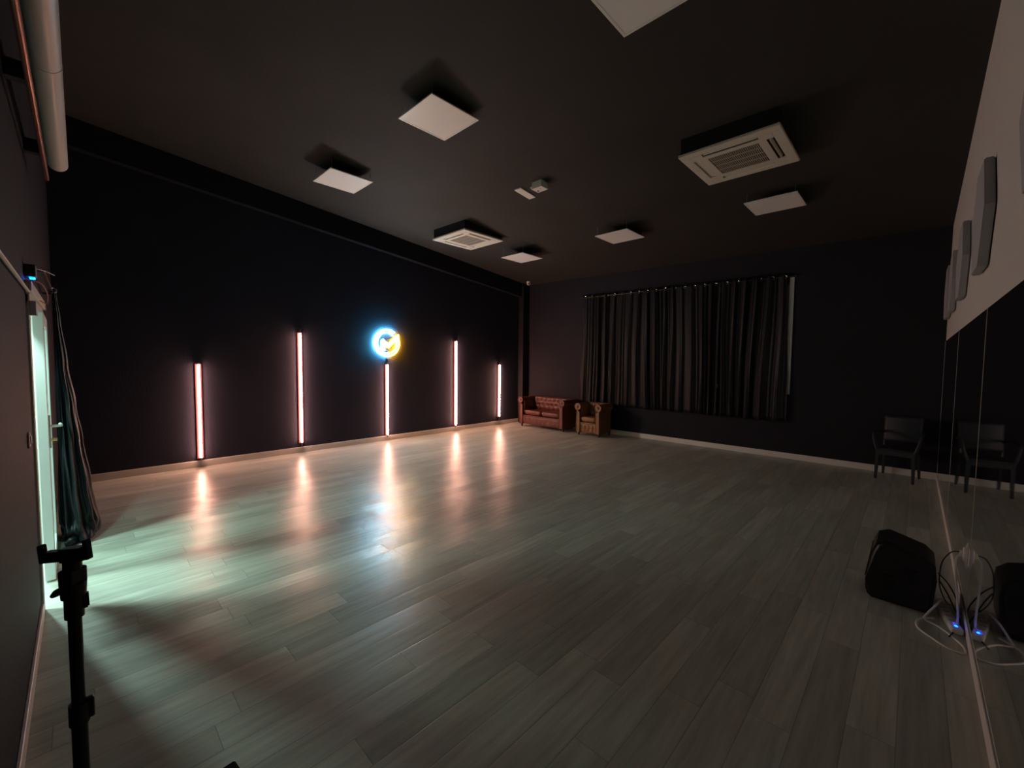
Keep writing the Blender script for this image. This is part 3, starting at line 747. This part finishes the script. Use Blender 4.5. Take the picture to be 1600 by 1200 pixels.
cord([(8.014, 4.19, 0.02), (8.004, 4.15, 0.09), (7.975, 4.035, 0.095), (7.935, 4.01, 0.03), (7.925, 3.97, 0.008), (7.985, 3.93, 0.008), (8.035, 3.86, 0.008), (8.085, 3.76, 0.008), (8.083, 3.68, 0.008), (8.02, 3.68, 0.008), (7.955, 3.74, 0.008), (7.895, 3.82, 0.008), (7.89, 3.92, 0.008), (7.93, 3.99, 0.008), (7.97, 4.03, 0.008)], 0.0055, M_cordw, 'white cord coiled on the floor', strip)
cord([(W - 0.045, 4.136, 0.45), (8.03, 4.14, 0.43), (7.995, 4.18, 0.33), (7.992, 4.19, 0.18), (8.03, 4.26, 0.05), (8.06, 4.33, 0.008)], 0.0035, M_cordb, 'thin black cord arching to the speaker', plug)
cord([(7.99, 4.22, 0.20), (8.03, 4.17, 0.14), (8.06, 4.12, 0.08), (8.09, 4.10, 0.01), (8.08, 4.02, 0.010), (8.03, 3.83, 0.010)], 0.004, M_cordb, 'black cord running down beside the mirror', spk, 'speaker_cord')
cord([(7.985, 4.24, 0.24), (8.035, 4.21, 0.19), (8.075, 4.22, 0.10), (8.085, 4.30, 0.01)], 0.004, M_cordb, 'short looped black cord', spk, 'speaker_cord')

# ------------------------------------------------------------------ things on the door wall
t = thing('light_switch', 'small light switch plate on the dark wall beside the door frame', 'switch', (4.21, 0, 1.18))
MB().box((-0.042, 0, -0.042), (0.042, 0.010, 0.042), 0.003).build('plate', M_cap, t)
MB().box((-0.014, 0.010, -0.022), (0.014, 0.016, 0.022), 0.002).build('rocker', M_wplast, t)
t = thing('door_contact_box', 'small cream box fixed at the upper corner of the door frame', 'box', (3.80, 0.012, 1.955))
MB().box((-0.055, 0.0, -0.045), (0.045, 0.030, 0.045), 0.004).build('box_body', M_pvc2, t)
MB().cyl((-0.056, 0.018, 0.0), (-0.059, 0.018, 0.0), 0.006).build('screw', M_wplast, t)
t = thing('wall_sensor', 'small black device glowing blue above the door', 'sensor', (3.86, 0.0, 2.16))
MB().box((-0.055, 0.0, -0.02), (0.055, 0.050, 0.055), 0.006).build('device_body', M_black, t)
MB().box((-0.03, 0.020, -0.028), (0.03, 0.044, -0.018), 0.004).build('blue_lamp', M_blued, t)['label'] = 'blue glowing strip'
MB().tube(smooth_path([(-0.055, 0.03, 0.045), (-0.14, 0.075, 0.05), (-0.24, 0.12, 0.04)]), 0.0025, 6).build('antenna', M_wire, t, smooth=True)
tag(MB().tube(smooth_path([(3.80, 0.03, 2.13), (3.74, 0.065, 2.12), (3.66, 0.085, 2.07), (3.62, 0.08, 2.01), (3.66, 0.05, 2.02)], 10), 0.003, 8).build('wire', M_cordr, smooth=True), 'thin red wire looping below the blue glowing device', 'wire')
tag(MB().tube(smooth_path([(6.2, 0.012, 2.062), (5.0, 0.012, 2.06), (3.97, 0.012, 2.055), (3.90, 0.012, 2.04)], 6), 0.009, 8).build('cable_conduit', M_pvc2, smooth=True), 'thin pale cable conduit along the dark wall toward the door', 'conduit')
t = thing('projector_screen', 'pale rolled projector screen tube mounted high on the door wall', 'projector screen', (0, 0, 0))
MB().cyl((3.10, 0.150, 3.105), (6.30, 0.150, 3.105), 0.056, seg=40).build('roller_case', M_scr, t, smooth=True)
MB().cyl((4.66, 0.150, 3.105), (4.675, 0.150, 3.105), 0.0575, seg=40).build('joint_ring', M_scr, t, smooth=True)
MB().cyl((3.075, 0.150, 3.105), (3.10, 0.150, 3.105), 0.050, seg=32).build('end_cap', M_black, t, smooth=True)
MB().box((3.08, 0.080, 2.965), (6.30, 0.104, 3.005), 0.008).build('bottom_bar', M_copper, t)['label'] = 'reddish metal bar'
for xx in (3.35, 4.45, 5.8):
    MB().box((xx - 0.03, 0.0, 3.06), (xx + 0.03, 0.10, 3.15), 0.004).build('wall_bracket', M_black, t)
    MB().box((xx - 0.02, 0.08, 2.99), (xx + 0.02, 0.10, 3.08), 0.002).build('bar_hanger', M_black, t)

# ------------------------------------------------------------------ phone tripod
TX, TY = 6.385, 0.192
t = thing('tripod', 'black tripod with empty phone clamp standing close to the door wall', 'tripod', (TX, TY, 0))
MB().cyl((0, 0, 0.20), (0, 0, 0.765), 0.0148, seg=20).build('lower_pole', M_blackm, t, smooth=True)
MB().cyl((0, 0, 0.745), (0, 0, 1.085), 0.0125, seg=20).build('upper_pole', M_blackm, t, smooth=True)
b = MB(); b.cyl((0, 0, 0.765), (0, 0, 0.815), 0.0185, seg=20); b.box((-0.008, 0.010, 0.77), (0.008, 0.027, 0.82), 0.004); b.build('flip_lock', M_black, t)
b = MB(); b.cyl((0, 0, 1.03), (0, 0, 1.088), 0.0175, seg=20); b.hexa([(-0.010, 0.010, 1.045), (0.010, 0.010, 1.045), (0.010, 0.026, 1.048), (-0.010, 0.026, 1.048), (-0.010, 0.010, 1.08), (0.010, 0.010, 1.08), (0.010, 0.025, 1.084), (-0.010, 0.025, 1.084)], 0.003)
b.build('flip_lock', M_black, t)
d = Vector((0.722, 0.69, 0)).normalized()       # to the right as seen from the room side
MB().cyl((0, 0, 1.08), (0, 0, 1.115), 0.022, 0.024, seg=20).build('pan_base', M_black, t, smooth=True)
b = MB(); b.box((-0.017, -0.020, 1.110), (0.017, 0.020, 1.150), 0.005, 2, Matrix.Rotation(math.radians(44), 4, 'Z')); b.build('tilt_head', M_black, t)
MB().tube([-d * 0.015 + Vector((0, 0, 1.102)), -d * 0.040 + Vector((0, 0, 1.088)), -d * 0.052 + Vector((0, 0, 1.079))], 0.006, 8, radii=[0.007, 0.009, 0.005]).build('pan_handle', M_black, t, smooth=True)
MB().cyl((0, 0, 1.145), (0, 0, 1.172), 0.017, seg=16).build('clamp_stem', M_black, t, smooth=True)
mt = Matrix.Translation((0, 0, 1.182)) @ Matrix.Rotation(math.atan2(d.y, d.x), 4, 'Z') @ Matrix.Rotation(math.radians(-6), 4, 'Y')
b = MB(); b.box((-0.062, -0.011, -0.012), (0.036, 0.011, 0.013), 0.002, 1, mt); b.box((-0.02, -0.013, -0.015), (0.034, 0.013, 0.018), 0.002, 1, mt); b.build('clamp_bar', M_black, t)
b = MB(); b.box((-0.074, -0.008, -0.014), (-0.064, 0.008, 0.030), 0.002, 1, mt); b.build('clamp_jaw', M_black, t)
b = MB(); b.box((0.035, -0.008, -0.014), (0.044, 0.008, 0.034), 0.002, 1, mt); b.build('clamp_jaw', M_black, t)
MB().cyl((0, 0, 0.40), (0, 0, 0.46), 0.024, seg=20).build('leg_collar', M_black, t, smooth=True)
for a in (90, 212, 328):
    dx, dy = math.cos(math.radians(a)), math.sin(math.radians(a))
    R_ = 0.30 if a == 90 else 0.19
    MB().tube([(dx * 0.02, dy * 0.02, 0.43), (dx * R_ * 0.93, dy * R_ * 0.93, 0.02)], 0.009, 8).build('leg', M_blackm, t, smooth=True)
    MB().cyl((dx * R_ * 0.93, dy * R_ * 0.93, 0.0), (dx * R_ * 0.92, dy * R_ * 0.92, 0.03), 0.012).build('rubber_foot', M_black, t)

# low black case at the bottom picture edge
t = thing('equipment_case', 'black equipment case corner peeking in at the bottom picture edge', 'case', (6.157, 0.478, 0), math.radians(6))
MB().box((-0.20, -0.14, 0.006), (0.20, 0.14, 0.075), 0.012, 3).build('case_body', M_matte, t, smooth=True)
MB().box((-0.202, -0.142, 0.046), (0.202, 0.142, 0.052)).build('case_seam', M_matte, t)
for fx in (-0.17, 0.17):
    for fy in (-0.11, 0.11): MB().cyl((fx, fy, 0), (fx, fy, 0.010), 0.012).build('rubber_foot', M_black, t)
